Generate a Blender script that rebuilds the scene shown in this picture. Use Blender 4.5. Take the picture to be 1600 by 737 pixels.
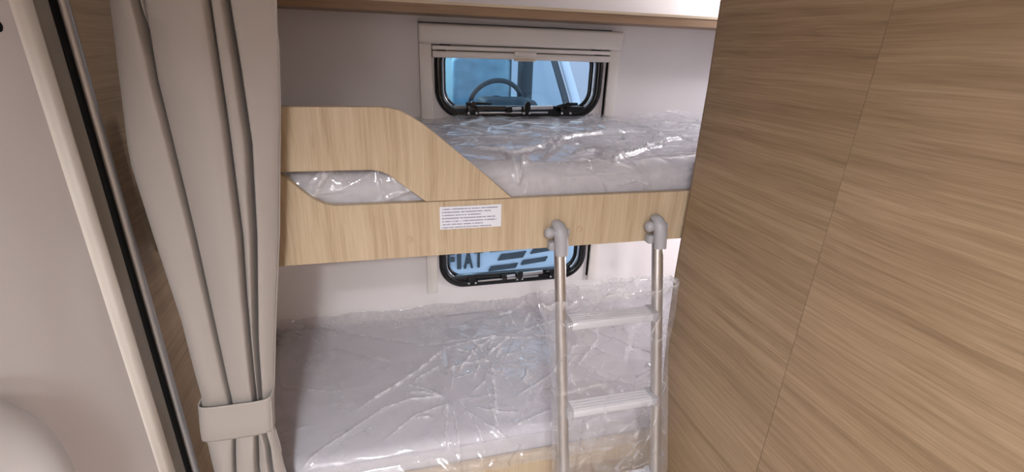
import bpy, bmesh, math, random
import numpy as np
from mathutils import Vector, Matrix

for o in list(bpy.data.objects):
    bpy.data.objects.remove(o, do_unlink=True)
scene = bpy.context.scene
COL = scene.collection
random.seed(7)
PI = math.pi

# ------------------------------------------------------------------ camera
def look(yaw, pitch, roll):
    cy, sy, cp, sp = math.cos(yaw), math.sin(yaw), math.cos(pitch), math.sin(pitch)
    f = Vector((sy*cp, cy*cp, sp)); r = Vector((cy, -sy, 0)); u = r.cross(f)
    r2 = r*math.cos(roll) + u*math.sin(roll)
    u2 = -r*math.sin(roll) + u*math.cos(roll)
    return Matrix((r2, u2, -f)).transposed()
cam_d = bpy.data.cameras.new('camera'); cam = bpy.data.objects.new('camera', cam_d); COL.objects.link(cam)
cam.matrix_world = Matrix.Translation((0, 0, 1.45)) @ look(math.radians(14.95), math.radians(-21.41), math.radians(1.98)).to_4x4()
cam_d.sensor_width = 36.0; cam_d.lens = 36.0*741.1/1600.0; cam_d.clip_start = 0.02; cam_d.clip_end = 200
scene.camera = cam

# ------------------------------------------------------------------ world, exposure
w = bpy.data.worlds.new('showroom_daylight'); scene.world = w; w.use_nodes = True
bg = w.node_tree.nodes['Background']
bg.inputs[0].default_value = (0.80, 0.88, 1.0, 1); bg.inputs[1].default_value = 1.5
vs = scene.view_settings
vs.view_transform = 'Standard'; vs.look = 'None'; vs.gamma = 1.0; vs.use_curve_mapping = False
vs.exposure = 0.0

LAMP_CEIL = 15.0      # W, ceiling lamp behind the camera
LAMP_LOW = 6.0        # W, lamp in the lower bunk
LAMP_READ = 7.0       # W, lamp over the shelf
LAMP_BACK = 54.0      # W, living area lamp

def area_light(name, loc, size, watts, color, rot=(0, 0, 0), parent=None, spread=180):
    d = bpy.data.lights.new(name, 'AREA'); d.shape = 'DISK'; d.size = size; d.energy = watts; d.color = color; d.spread = math.radians(spread)
    o = bpy.data.objects.new(name, d); COL.objects.link(o); o.location = loc; o.rotation_euler = rot
    if parent: o.parent = parent
    return o

# ------------------------------------------------------------------ materials
def mat(name, color, rough=0.5, metal=0.0, spec=0.5, bump=0.0, bscale=200.0, var=0.0, vscale=6.0, sheen=0.0):
    m = bpy.data.materials.new(name); m.use_nodes = True
    nt = m.node_tree; b = nt.nodes['Principled BSDF']
    b.inputs['Base Color'].default_value = (*color, 1); b.inputs['Roughness'].default_value = rough
    b.inputs['Metallic'].default_value = metal; b.inputs['Specular IOR Level'].default_value = spec
    if sheen: b.inputs['Sheen Weight'].default_value = sheen
    tc = nt.nodes.new('ShaderNodeTexCoord')
    if var:
        n = nt.nodes.new('ShaderNodeTexNoise'); n.inputs['Scale'].default_value = vscale; n.inputs['Detail'].default_value = 4
        nt.links.new(tc.outputs['Object'], n.inputs['Vector'])
        mx = nt.nodes.new('ShaderNodeMix'); mx.data_type = 'RGBA'
        mx.inputs[6].default_value = (*[c*(1-var) for c in color], 1); mx.inputs[7].default_value = (*[min(1, c*(1+var)) for c in color], 1)
        nt.links.new(n.outputs['Fac'], mx.inputs[0]); nt.links.new(mx.outputs[2], b.inputs['Base Color'])
    if bump:
        n2 = nt.nodes.new('ShaderNodeTexNoise'); n2.inputs['Scale'].default_value = bscale; n2.inputs['Detail'].default_value = 3
        nt.links.new(tc.outputs['Object'], n2.inputs['Vector'])
        bp = nt.nodes.new('ShaderNodeBump'); bp.inputs['Strength'].default_value = bump; bp.inputs['Distance'].default_value = 0.002
        nt.links.new(n2.outputs['Fac'], bp.inputs['Height']); nt.links.new(bp.outputs[0], b.inputs['Normal'])
    return m

def wood(name, dark, mid, light, axis, rough=0.45, fine=90.0, contrast=1.0, spec=0.35):
    """laminate with a printed grain running along one axis"""
    m = bpy.data.materials.new(name); m.use_nodes = True
    nt = m.node_tree; N = nt.nodes.new; L = nt.links.new
    b = nt.nodes['Principled BSDF']; b.inputs['Roughness'].default_value = rough; b.inputs['Specular IOR Level'].default_value = spec
    tc = N('ShaderNodeTexCoord'); oi = N('ShaderNodeObjectInfo')
    sh = N('ShaderNodeVectorMath'); sh.operation = 'SCALE'; sh.inputs[0].default_value = (3.1, 5.7, 2.3); L(oi.outputs['Random'], sh.inputs['Scale'])
    ad = N('ShaderNodeVectorMath'); ad.operation = 'ADD'; L(tc.outputs['Object'], ad.inputs[0]); L(sh.outputs[0], ad.inputs[1])
    # slow warp so the grain wanders
    wn = N('ShaderNodeTexNoise'); wn.inputs['Scale'].default_value = 2.2; wn.inputs['Detail'].default_value = 2; L(ad.outputs[0], wn.inputs['Vector'])
    ws = N('ShaderNodeVectorMath'); ws.operation = 'SCALE'; ws.inputs['Scale'].default_value = 0.028; L(wn.outputs['Color'], ws.inputs[0])
    ad2 = N('ShaderNodeVectorMath'); ad2.operation = 'ADD'; L(ad.outputs[0], ad2.inputs[0]); L(ws.outputs[0], ad2.inputs[1])
    def grain(across, along, detail, dist):
        mp = N('ShaderNodeMapping'); s = [across]*3; s[axis] = along; mp.inputs['Scale'].default_value = s
        L(ad2.outputs[0], mp.inputs['Vector'])
        t = N('ShaderNodeTexNoise'); t.inputs['Scale'].default_value = 1.0; t.inputs['Detail'].default_value = detail
        t.inputs['Roughness'].default_value = 0.62; t.inputs['Distortion'].default_value = dist
        L(mp.outputs[0], t.inputs['Vector']); return t
    g1 = grain(24, 0.55, 4, 0.5); g2 = grain(fine, 2.2, 4, 0.3); g3 = grain(fine*3.4, 9.0, 2, 0.0)
    r1 = N('ShaderNodeValToRGB'); e = r1.color_ramp.elements
    e[0].position = 0.5-0.2/contrast; e[0].color = (*dark, 1); e[1].position = 0.5+0.2/contrast; e[1].color = (*light, 1)
    k = r1.color_ramp.elements.new(0.5); k.color = (*mid, 1)
    def wsum(a, wa, b_, wb):
        m1 = N('ShaderNodeMath'); m1.operation = 'MULTIPLY'; m1.inputs[1].default_value = wa; L(a, m1.inputs[0])
        m2 = N('ShaderNodeMath'); m2.operation = 'MULTIPLY_ADD'; m2.inputs[1].default_value = wb; L(b_, m2.inputs[0]); L(m1.outputs[0], m2.inputs[2])
        return m2.outputs[0]
    s1 = wsum(g1.outputs['Fac'], 0.36, g2.outputs['Fac'], 0.37); s2 = N('ShaderNodeMath'); s2.operation = 'MULTIPLY_ADD'
    s2.inputs[1].default_value = 0.27; L(g3.outputs['Fac'], s2.inputs[0]); L(s1, s2.inputs[2])
    L(s2.outputs[0], r1.inputs['Fac']); L(r1.outputs['Color'], b.inputs['Base Color'])
    bp = N('ShaderNodeBump'); bp.inputs['Strength'].default_value = 0.12; bp.inputs['Distance'].default_value = 0.0008
    L(g2.outputs['Fac'], bp.inputs['Height']); L(bp.outputs[0], b.inputs['Normal'])
    return m

def film(name, haze=0.10, gloss=1.0, rough=0.10, fold=0.8, glim=0.30, tint=(0.97, 0.97, 0.98), bscale=55.0, bstr=0.35):
    """clear polythene sheet: transparent, with a sharp sheen and a little milkiness"""
    m = bpy.data.materials.new(name); m.use_nodes = True
    nt = m.node_tree; nt.nodes.clear(); N = nt.nodes.new; L = nt.links.new
    out = N('ShaderNodeOutputMaterial'); tr = N('ShaderNodeBsdfTransparent'); tr.inputs[0].default_value = (*tint, 1)
    gl = N('ShaderNodeBsdfGlossy'); gl.inputs['Roughness'].default_value = rough; gl.inputs['Color'].default_value = (1, 1, 1, 1)
    df = N('ShaderNodeBsdfDiffuse'); df.inputs[0].default_value = (0.90, 0.89, 0.92, 1)
    tl = N('ShaderNodeBsdfTranslucent'); tl.inputs[0].default_value = (0.86, 0.85, 0.88, 1)
    tc = N('ShaderNodeTexCoord')
    n = N('ShaderNodeTexNoise'); n.inputs['Scale'].default_value = bscale; n.inputs['Detail'].default_value = 3; n.inputs['Distortion'].default_value = 0.8
    L(tc.outputs['Object'], n.inputs['Vector'])
    bp = N('ShaderNodeBump'); bp.inputs['Strength'].default_value = bstr; bp.inputs['Distance'].default_value = 0.003
    L(n.outputs['Fac'], bp.inputs['Height']); L(bp.outputs[0], gl.inputs['Normal'])
    hz = N('ShaderNodeMixShader'); hz.inputs[0].default_value = 0.4; L(df.outputs[0], hz.inputs[1]); L(tl.outputs[0], hz.inputs[2])
    n2 = N('ShaderNodeTexNoise'); n2.inputs['Scale'].default_value = 9; n2.inputs['Detail'].default_value = 4; L(tc.outputs['Object'], n2.inputs['Vector'])
    mr = N('ShaderNodeMapRange'); mr.inputs[1].default_value = 0.3; mr.inputs[2].default_value = 0.75; mr.inputs[3].default_value = haze*0.5; mr.inputs[4].default_value = haze*1.6
    L(n2.outputs['Fac'], mr.inputs[0])
    at = N('ShaderNodeAttribute'); at.attribute_name = 'fold'                     # glints along the creases, painted in as white haze
    n3 = N('ShaderNodeTexNoise'); n3.inputs['Scale'].default_value = 38; n3.inputs['Detail'].default_value = 3; L(tc.outputs['Object'], n3.inputs['Vector'])
    m3 = N('ShaderNodeMapRange'); m3.inputs[1].default_value = 0.38; m3.inputs[2].default_value = 0.68; m3.inputs[3].default_value = 0.08*fold; m3.inputs[4].default_value = fold
    L(n3.outputs['Fac'], m3.inputs[0])
    hf = N('ShaderNodeMath'); hf.operation = 'MULTIPLY_ADD'; hf.use_clamp = True
    L(at.outputs['Fac'], hf.inputs[0]); L(m3.outputs[0], hf.inputs[1]); L(mr.outputs[0], hf.inputs[2])
    m1 = N('ShaderNodeMixShader'); L(hf.outputs[0], m1.inputs[0]); L(tr.outputs[0], m1.inputs[1]); L(hz.outputs[0], m1.inputs[2])
    fr = N('ShaderNodeFresnel'); L(bp.outputs[0], fr.inputs['Normal'])
    ge = N('ShaderNodeNewGeometry'); ior = N('ShaderNodeMapRange'); ior.inputs[3].default_value = 1.5; ior.inputs[4].default_value = 1/1.5
    L(ge.outputs['Backfacing'], ior.inputs[0]); L(ior.outputs[0], fr.inputs[0])     # same sheen from either side of a thin sheet
    mg = N('ShaderNodeMath'); mg.operation = 'MULTIPLY'; mg.inputs[1].default_value = 1.5*gloss; mg.use_clamp = True; L(fr.outputs[0], mg.inputs[0])
    lim = N('ShaderNodeMath'); lim.operation = 'MINIMUM'; lim.inputs[1].default_value = glim; L(mg.outputs[0], lim.inputs[0])
    m2 = N('ShaderNodeMixShader'); L(lim.outputs[0], m2.inputs[0]); L(m1.outputs[0], m2.inputs[1]); L(gl.outputs[0], m2.inputs[2])
    L(m2.outputs[0], out.inputs[0])
    return m

def glass(name, tint, refl=1.0):
    m = bpy.data.materials.new(name); m.use_nodes = True
    nt = m.node_tree; nt.nodes.clear(); N = nt.nodes.new; L = nt.links.new
    out = N('ShaderNodeOutputMaterial'); tr = N('ShaderNodeBsdfTransparent'); tr.inputs[0].default_value = (*tint, 1)
    gl = N('ShaderNodeBsdfGlossy'); gl.inputs['Roughness'].default_value = 0.02
    fr = N('ShaderNodeFresnel')
    ge = N('ShaderNodeNewGeometry'); ior = N('ShaderNodeMapRange'); ior.inputs[3].default_value = 1.45; ior.inputs[4].default_value = 1/1.45
    L(ge.outputs['Backfacing'], ior.inputs[0]); L(ior.outputs[0], fr.inputs[0])
    mg = N('ShaderNodeMath'); mg.operation = 'MULTIPLY'; mg.inputs[1].default_value = refl; mg.use_clamp = True; L(fr.outputs[0], mg.inputs[0])
    mx = N('ShaderNodeMixShader'); L(mg.outputs[0], mx.inputs[0]); L(tr.outputs[0], mx.inputs[1]); L(gl.outputs[0], mx.inputs[2])
    L(mx.outputs[0], out.inputs[0]); return m

def emit(name, color, strength):
    m = bpy.data.materials.new(name); m.use_nodes = True
    nt = m.node_tree; nt.nodes.clear()
    out = nt.nodes.new('ShaderNodeOutputMaterial'); e = nt.nodes.new('ShaderNodeEmission')
    e.inputs[0].default_value = (*color, 1); e.inputs[1].default_value = strength
    nt.links.new(e.outputs[0], out.inputs[0]); return m

def sticker_mat():
    """white label with seven rows of small grey print"""
    m = bpy.data.materials.new('label_print'); m.use_nodes = True
    nt = m.node_tree; N = nt.nodes.new; L = nt.links.new; b = nt.nodes['Principled BSDF']; b.inputs['Roughness'].default_value = 0.4
    tc = N('ShaderNodeTexCoord'); sp = N('ShaderNodeSeparateXYZ'); L(tc.outputs['Generated'], sp.inputs[0])
    def math_(op, a, b_=None, c=None):
        n = N('ShaderNodeMath'); n.operation = op
        for i, v in enumerate((a, b_, c)):
            if v is None: continue
            if isinstance(v, (int, float)): n.inputs[i].default_value = v
            else: L(v, n.inputs[i])
        return n.outputs[0]
    rows = math_('MULTIPLY', sp.outputs['Z'], 7.4); fr = math_('FRACT', rows); row = math_('FLOOR', rows)
    inrow = math_('MULTIPLY', math_('GREATER_THAN', fr, 0.34), math_('LESS_THAN', fr, 0.72))
    cb = N('ShaderNodeCombineXYZ'); L(math_('MULTIPLY', sp.outputs['X'], 46.0), cb.inputs[0]); L(math_('MULTIPLY', row, 7.3), cb.inputs[1])
    n = N('ShaderNodeTexNoise'); n.inputs['Scale'].default_value = 1.0; n.inputs['Detail'].default_value = 2; L(cb.outputs[0], n.inputs['Vector'])
    word = math_('GREATER_THAN', n.outputs['Fac'], 0.42)
    wn = N('ShaderNodeTexWhiteNoise'); wn.noise_dimensions = '1D'; L(row, wn.inputs['W'])
    end = math_('LESS_THAN', sp.outputs['X'], math_('MULTIPLY_ADD', wn.outputs['Value'], 0.3, 0.66))
    st = math_('GREATER_THAN', sp.outputs['X'], 0.03)
    mk = math_('MULTIPLY', math_('MULTIPLY', inrow, word), math_('MULTIPLY', end, st))
    mx = N('ShaderNodeMix'); mx.data_type = 'RGBA'; mx.inputs[6].default_value = (0.72, 0.73, 0.80, 1); mx.inputs[7].default_value = (0.28, 0.29, 0.38, 1)
    L(mk, mx.inputs[0]); L(mx.outputs[2], b.inputs['Base Color']); return m

M = dict(
    wall=mat('pale_wall_panel', (0.80, 0.755, 0.75), 0.55, var=0.02, bump=0.04, bscale=500),
    ceil=mat('white_ceiling', (0.80, 0.78, 0.76), 0.6, bump=0.03),
    leaf=mat('pale_greige_door', (0.60, 0.56, 0.555), 0.5, var=0.02, bump=0.04, bscale=500),
    floor=mat('grey_vinyl_floor', (0.32, 0.29, 0.26), 0.5, var=0.1, bump=0.05),
    cream=mat('cream_plastic', (0.80, 0.745, 0.70), 0.42, var=0.02),
    creamlit=mat('cream_door_trim', (0.72, 0.67, 0.62), 0.38, var=0.02),
    greige=mat('greige_plastic', (0.25, 0.23, 0.205), 0.45, var=0.03),
    rubber=mat('black_rubber', (0.006, 0.006, 0.007), 0.22, var=0.1),
    seal=mat('matt_black_seal', (0.003, 0.003, 0.003), 0.8, var=0.1, spec=0.15),
    alu=mat('brushed_aluminium', (0.56, 0.53, 0.51), 0.30, metal=0.9, bump=0.05, bscale=900),
    gutter=mat('grey_aluminium_strip', (0.36, 0.35, 0.36), 0.34, metal=0.6, bump=0.03),
    greyp=mat('grey_plastic', (0.36, 0.35, 0.37), 0.42, bump=0.03, bscale=700),
    step=mat('light_grey_tread', (0.60, 0.59, 0.62), 0.4, bump=0.1, bscale=600),
    silver=mat('silver_rod', (0.82, 0.82, 0.84), 0.18, metal=0.9, var=0.02),
    fabric=mat('grey_mattress_fabric', (0.56, 0.54, 0.58), 0.9, bump=0.35, bscale=900, var=0.05, sheen=0.2),
    curtain=mat('beige_curtain_cloth', (0.36, 0.318, 0.292), 0.85, bump=0.2, bscale=1200, var=0.03, sheen=0.15),
    oakv=wood('light_oak_laminate', (0.38, 0.275, 0.17), (0.50, 0.385, 0.26), (0.60, 0.485, 0.35), 2, contrast=1.25, fine=110),
    oaky=wood('warm_oak_laminate', (0.165, 0.105, 0.058), (0.285, 0.193, 0.115), (0.39, 0.278, 0.175), 1, fine=120, contrast=1.1, rough=0.5),
    oakx=wood('brown_oak_shelf', (0.23, 0.14, 0.08), (0.32, 0.20, 0.12), (0.40, 0.27, 0.17), 0),
    edge=mat('pale_edge_band', (0.66, 0.53, 0.38), 0.4, var=0.04),
    capw=mat('oak_screw_cap', (0.47, 0.35, 0.23), 0.45, var=0.04),
    dedge=mat('brown_edge_band', (0.22, 0.14, 0.09), 0.5, var=0.06),
    label=sticker_mat(),
    film_top=film('clear_polythene_upper', haze=0.33, bscale=24, bstr=0.08, rough=0.08, glim=0.26, fold=1.2),
    film_low=film('clear_polythene_lower', haze=0.25, bscale=24, bstr=0.08, rough=0.07, fold=1.2),
    film_lad=film('clear_polythene_sleeve', haze=0.08, bscale=24, bstr=0.1, gloss=1.0, fold=1.1),
    pane=glass('tinted_acrylic', (0.83, 0.91, 0.96), 0.6),
    screen=glass('blue_windscreen_glass', (0.80, 0.90, 0.945), 0.35),
    white_paint=mat('white_vehicle_paint', (0.62, 0.72, 0.86), 0.25, var=0.02),
    dark_trim=mat('dark_grey_trim', (0.05, 0.06, 0.075), 0.5, var=0.1),
    dash=mat('slate_dashboard', (0.03, 0.038, 0.05), 0.6, var=0.1),
    seatc=mat('pale_blue_seat_cover', (0.30, 0.46, 0.56), 0.3, var=0.45, vscale=11),
    cabin=mat('blue_grey_cabin_trim', (0.15, 0.23, 0.30), 0.6, var=0.2, vscale=5),
    door_in=mat('pale_mint_door_panel', (0.48, 0.66, 0.70), 0.5, var=0.05),
    bright=mat('pale_hall_wall', (0.62, 0.66, 0.78), 0.7, var=0.03),
    lamp=emit('lamp_diffuser', (1.0, 0.93, 0.86), 14.0),
    lamp2=emit('reading_lamp_diffuser', (0.98, 0.96, 1.0), 22.0),
)

# ------------------------------------------------------------------ mesh helpers
def link(name, me, m=None, parent=None, smooth=False):
    o = bpy.data.objects.new(name, me); COL.objects.link(o)
    if m is not None: me.materials.append(m)
    if parent: o.parent = parent
    if smooth:
        for p in me.polygons: p.use_smooth = True
    return o

def bm_obj(name, bm, m, parent=None, smooth=False):
    me = bpy.data.meshes.new(name); bmesh.ops.recalc_face_normals(bm, faces=bm.faces)
    bm.to_mesh(me); bm.free()
    return link(name, me, m, parent, smooth)

def add_box(bm, x0, x1, y0, y1, z0, z1, bev=0.0, seg=2):
    r = bmesh.ops.create_cube(bm, size=1.0)
    vs_ = r['verts']
    for v in vs_:
        v.co = Vector(((x0+x1)/2+v.co.x*(x1-x0), (y0+y1)/2+v.co.y*(y1-y0), (z0+z1)/2+v.co.z*(z1-z0)))
    if bev:
        es = list({e for v in vs_ for e in v.link_edges})
        bmesh.ops.bevel(bm, geom=es, offset=bev, segments=seg, profile=0.5, affect='EDGES')

def box(name, x0, x1, y0, y1, z0, z1, m, parent=None, bev=0.0, seg=2, smooth=None):
    bm = bmesh.new(); add_box(bm, x0, x1, y0, y1, z0, z1, bev, seg)
    o = bm_obj(name, bm, m, parent, bool(bev) if smooth is None else smooth)
    if bev: shade(o)
    return o

def shade(o, ang=35):
    try:
        o.data.set_sharp_from_angle(angle=math.radians(ang))
    except Exception: pass

def tube(name, pts, rad, m, parent=None, sides=12, squash=1.0, cap=True):
    """sweep of a round section along points; rad may be a list"""
    pts = [Vector(p) for p in pts]; n = len(pts)
    rads = rad if isinstance(rad, (list, tuple)) else [rad]*n
    bm = bmesh.new(); rings = []
    up = Vector((0, 0, 1))
    for i, p in enumerate(pts):
        t = (pts[min(i+1, n-1)]-pts[max(i-1, 0)]).normalized()
        a = Vector((1, 0, 0)) if abs(t.x) < 0.8 else Vector((0, 1, 0))
        s = t.cross(a).normalized(); q = s.cross(t).normalized()
        rings.append([bm.verts.new(p+(q*math.cos(k*2*PI/sides)+s*math.sin(k*2*PI/sides)*squash)*rads[i]) for k in range(sides)])
    for i in range(n-1):
        for k in range(sides):
            bm.faces.new((rings[i][k], rings[i][(k+1) % sides], rings[i+1][(k+1) % sides], rings[i+1][k]))
    if cap:
        bm.faces.new(rings[0]); bm.faces.new(rings[-1])
    o = bm_obj(name, bm, m, parent, True); shade(o, 50); return o

def slab(name, outline, holes, y0, y1, m, parent=None, plane='xz', bev=0.0):
    """flat board cut to an outline (with holes), thickness from y0 to y1 (or x0..x1 for plane 'yz')"""
    cu = bpy.data.curves.new('cut', 'CURVE'); cu.dimensions = '2D'; cu.fill_mode = 'BOTH'; cu.extrude = (y1-y0)/2 - bev
    cu.bevel_depth = bev; cu.bevel_resolution = 1; cu.offset = -bev
    for lp in [outline]+list(holes):
        s = cu.splines.new('POLY'); s.points.add(len(lp)-1); s.use_cyclic_u = True
        for p, c in zip(s.points, lp): p.co = (c[0], c[1], 0, 1)
    t = bpy.data.objects.new('cut', cu); COL.objects.link(t)
    dg = bpy.context.evaluated_depsgraph_get(); dg.update()
    me = bpy.data.meshes.new_from_object(t.evaluated_get(dg)); bpy.data.objects.remove(t); bpy.data.curves.remove(cu)
    me.name = name; yc = (y0+y1)/2
    for v in me.vertices:
        a, b, c = v.co
        v.co = (a, yc-c, b) if plane == 'xz' else (yc+c, a, b)
    bm = bmesh.new(); bm.from_mesh(me); bmesh.ops.remove_doubles(bm, verts=bm.verts, dist=1e-6)
    bmesh.ops.recalc_face_normals(bm, faces=bm.faces); bm.to_mesh(me); bm.free()
    me.materials.clear()
    return link(name, me, m, parent)

def rrect(x0, x1, z0, z1, r, n=10):
    out = []
    for cx, cz, a0 in ((x1-r, z1-r, 0), (x0+r, z1-r, PI/2), (x0+r, z0+r, PI), (x1-r, z0+r, 1.5*PI)):
        for k in range(n+1):
            a = a0+k*(PI/2)/n; out.append((cx+r*math.cos(a), cz+r*math.sin(a)))
    return out

def ring_tube(name, loop, y, rad, m, parent, sides=10, squash=1.0):
    """closed moulding swept along a rounded rectangle in the wall plane"""
    bm = bmesh.new(); n = len(loop); rings = []
    for i in range(n):
        p0, p, p1 = loop[i-1], loop[i], loop[(i+1) % n]
        t = Vector((p1[0]-p0[0], 0, p1[1]-p0[1])).normalized(); nn = Vector((t.z, 0, -t.x))
        rings.append([bm.verts.new(Vector((p[0], y, p[1])) + nn*math.cos(k*2*PI/sides)*rad + Vector((0, 1, 0))*math.sin(k*2*PI/sides)*rad*squash) for k in range(sides)])
    for i in range(n):
        a, b = rings[i], rings[(i+1) % n]
        for k in range(sides): bm.faces.new((a[k], a[(k+1) % sides], b[(k+1) % sides], b[k]))
    return bm_obj(name, bm, m, parent, True)

def grid(name, X, Y, Z, m, parent=None, wrap=False):
    """mesh from 2D coordinate arrays"""
    nr, nc = X.shape
    v = np.stack([X, Y, Z], -1).reshape(-1, 3)
    i, j = np.meshgrid(np.arange(nr-1), np.arange(nc if wrap else nc-1), indexing='ij')
    j2 = (j+1) % nc
    f = np.stack([i*nc+j, i*nc+j2, (i+1)*nc+j2, (i+1)*nc+j], -1).reshape(-1, 4)
    me = bpy.data.meshes.new(name); me.from_pydata(v.tolist(), [], f.tolist()); me.update()
    return link(name, me, m, parent, True)

def lathe(name, prof, m, parent=None, n=40, axis='x', loc=(0, 0, 0)):
    """prof: (radius, height) pairs, turned about an axis"""
    bm = bmesh.new(); rings = []
    for r, h in prof:
        ring = []
        for k in range(n):
            a = 2*PI*k/n; c, s = r*math.cos(a), r*math.sin(a)
            co = {'x': (h, c, s), 'y': (c, h, s), 'z': (c, s, h)}[axis]
            ring.append(bm.verts.new(Vector(co)+Vector(loc)))
        rings.append(ring)
    for a, b in zip(rings, rings[1:]):
        for k in range(n): bm.faces.new((a[k], a[(k+1) % n], b[(k+1) % n], b[k]))
    bm.faces.new(rings[0]); bm.faces.new(rings[-1])
    o = bm_obj(name, bm, m, parent, True); shade(o, 40); return o

# numpy gradient noise
_rng = np.random.default_rng(3)
_perm = _rng.permutation(512); _ang = _rng.random(512)*2*PI
def perlin(x, y):
    xi, yi = np.floor(x).astype(int), np.floor(y).astype(int); xf, yf = x-xi, y-yi
    def g(ix, iy, dx, dy):
        a = _ang[_perm[(_perm[ix % 512]+iy) % 512]]; return np.cos(a)*dx+np.sin(a)*dy
    u, v = xf*xf*xf*(xf*(xf*6-15)+10), yf*yf*yf*(yf*(yf*6-15)+10)
    a = g(xi, yi, xf, yf)*(1-u)+g(xi+1, yi, xf-1, yf)*u
    b = g(xi, yi+1, xf, yf-1)*(1-u)+g(xi+1, yi+1, xf-1, yf-1)*u
    return a*(1-v)+b*v
def ridged(x, y): return 1-np.abs(perlin(x, y))*2.6
def crumple(x, y, s):
    wx = x+0.35/s*perlin(x*s*0.6+9, y*s*0.6); wy = y+0.35/s*perlin(x*s*0.6, y*s*0.6+7)
    return ridged(wx*s, wy*s)+0.5*ridged(wx*s*2.1+5, wy*s*2.1+3)+0.25*ridged(wx*s*4.3+1, wy*s*4.3+8)
_hr = np.random.default_rng(11).random((4, 4096))
def facets(x, y, s, keep=0.6, width=0.05):
    """crumpled sheet: flat tilted facets, straight pinched folds between some of them -> height (in cell units), fold strength"""
    px, py = x*s+0.25*perlin(x*s*0.7+31, y*s*0.7), y*s+0.25*perlin(x*s*0.7, y*s*0.7+17)
    ix, iy = np.floor(px).astype(int), np.floor(py).astype(int)
    d1 = np.full(px.shape, 9.0); d2 = d1.copy(); i1 = np.zeros(px.shape, int); i2 = i1.copy(); c1x = px*0; c1y = px*0
    for a in (-1, 0, 1):
        for b in (-1, 0, 1):
            cx, cy = ix+a, iy+b; h = (_perm[(_perm[cx % 512]+cy) % 512]*7+cx*3+cy*5) % 4096
            qx, qy = cx+_hr[0][h], cy+_hr[1][h]; d = np.hypot(px-qx, py-qy)
            n1 = d < d1; n2 = (~n1) & (d < d2)
            d2 = np.where(n1, d1, np.where(n2, d, d2)); i2 = np.where(n1, i1, np.where(n2, h, i2))
            d1 = np.where(n1, d, d1); i1 = np.where(n1, h, i1); c1x = np.where(n1, qx, c1x); c1y = np.where(n1, qy, c1y)
    tilt = (_hr[2][i1]-0.5)*(px-c1x)+(_hr[3][i1]-0.5)*(py-c1y)
    ek = _hr[0][(i1*i2+i1+i2) % 4096]; amp = np.clip((ek-(1-keep))/keep, 0, 1)
    e = np.exp(-(d2-d1)/width)*amp
    return tilt, e
def crease_height(X, S, lines, width):
    """sharp-topped pinch folds along polylines; lines = [([(x,s),...], millimetres)]"""
    H = np.zeros_like(X)
    for pts, mm in lines:
        best = np.full_like(X, 1e9); tpar = np.zeros_like(X); n = len(pts)-1
        for k in range(n):
            (x0, s0), (x1, s1) = pts[k], pts[k+1]
            dx, ds = x1-x0, s1-s0; t = np.clip(((X-x0)*dx+(S-s0)*ds)/(dx*dx+ds*ds+1e-9), 0, 1)
            d = np.hypot(X-x0-t*dx, S-s0-t*ds); sel = d < best
            best = np.where(sel, d, best); tpar = np.where(sel, (k+t)/n, tpar)
        taper = np.clip(np.minimum(tpar, 1-tpar)*5+0.25, 0, 1)
        H += mm*0.001*taper*np.exp(-best/width)
    return H

def tag(o, label=None, cat=None, group=None, kind=None):
    if label: o['label'] = label
    if cat: o['category'] = cat
    if group: o['group'] = group
    if kind: o['kind'] = kind
    return o
def empty(name, loc=(0, 0, 0)):
    o = bpy.data.objects.new(name, None); COL.objects.link(o); o.location = loc; o.empty_display_size = 0.1; return o
def settle(root):
    """children were modelled in world coordinates: keep them there under a moved Empty"""
    inv = Matrix.Translation(root.location).inverted()
    for c in root.children: c.matrix_parent_inverse = inv
    return root

# ================================================================== the room
D = 1.67                      # inner face of the back wall
XL, XR = -0.45, 0.69          # left wall face, right partition face
XE = 1.45                     # far end of the bunk recess
ZC = 1.95
W1 = (0.162, 0.760, 1.222, 1.500)   # rubber outline of the upper window
DZ = -0.651                         # the lower window is the same, this much lower
h1 = rrect(W1[0]+0.01, W1[1]-0.01, W1[2]+0.01, W1[3]-0.01, 0.085)
h2 = [(x, z+DZ) for x, z in h1]
wb = slab('wall_back', [(XL-0.03, -0.02), (XE+0.03, -0.02), (XE+0.03, ZC+0.02), (XL-0.03, ZC+0.02)], [h1, h2], D, D+0.03, M['wall'])
tag(wb, 'pale pinkish back wall panel with two window openings', kind='structure')
tag(box('floor', XL-0.03, XE+0.03, -3.03, D+0.03, -0.03, 0, M['floor']), 'grey vinyl floor', kind='structure')
tag(box('ceiling', XL-0.03, XE+0.03, -3.03, D+0.03, ZC, ZC+0.03, M['ceil']), 'white ceiling', kind='structure')
tag(box('wall_front', XL-0.03, XE+0.03, -3.03, -3.0, 0, ZC, M['wall']), 'pale wall behind the viewer', kind='structure')
tag(box('wall_end', XE, XE+0.03, -3.0, D, 0, ZC, M['wall']), 'pale end wall of the bunk recess', kind='structure')
# left wall: oak panel beside the bunks, pale door panel nearer
wl = box('wall_left', XL-0.03, XL-0.012, -3.0, D, 0, ZC, M['wall']); tag(wl, 'left wall with an oak panel beside the bunks', kind='structure')
box('oak_panel', XL-0.012, XL, 0.926, D-0.001, 0.001, ZC-0.001, M['oaky'], wl)
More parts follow.
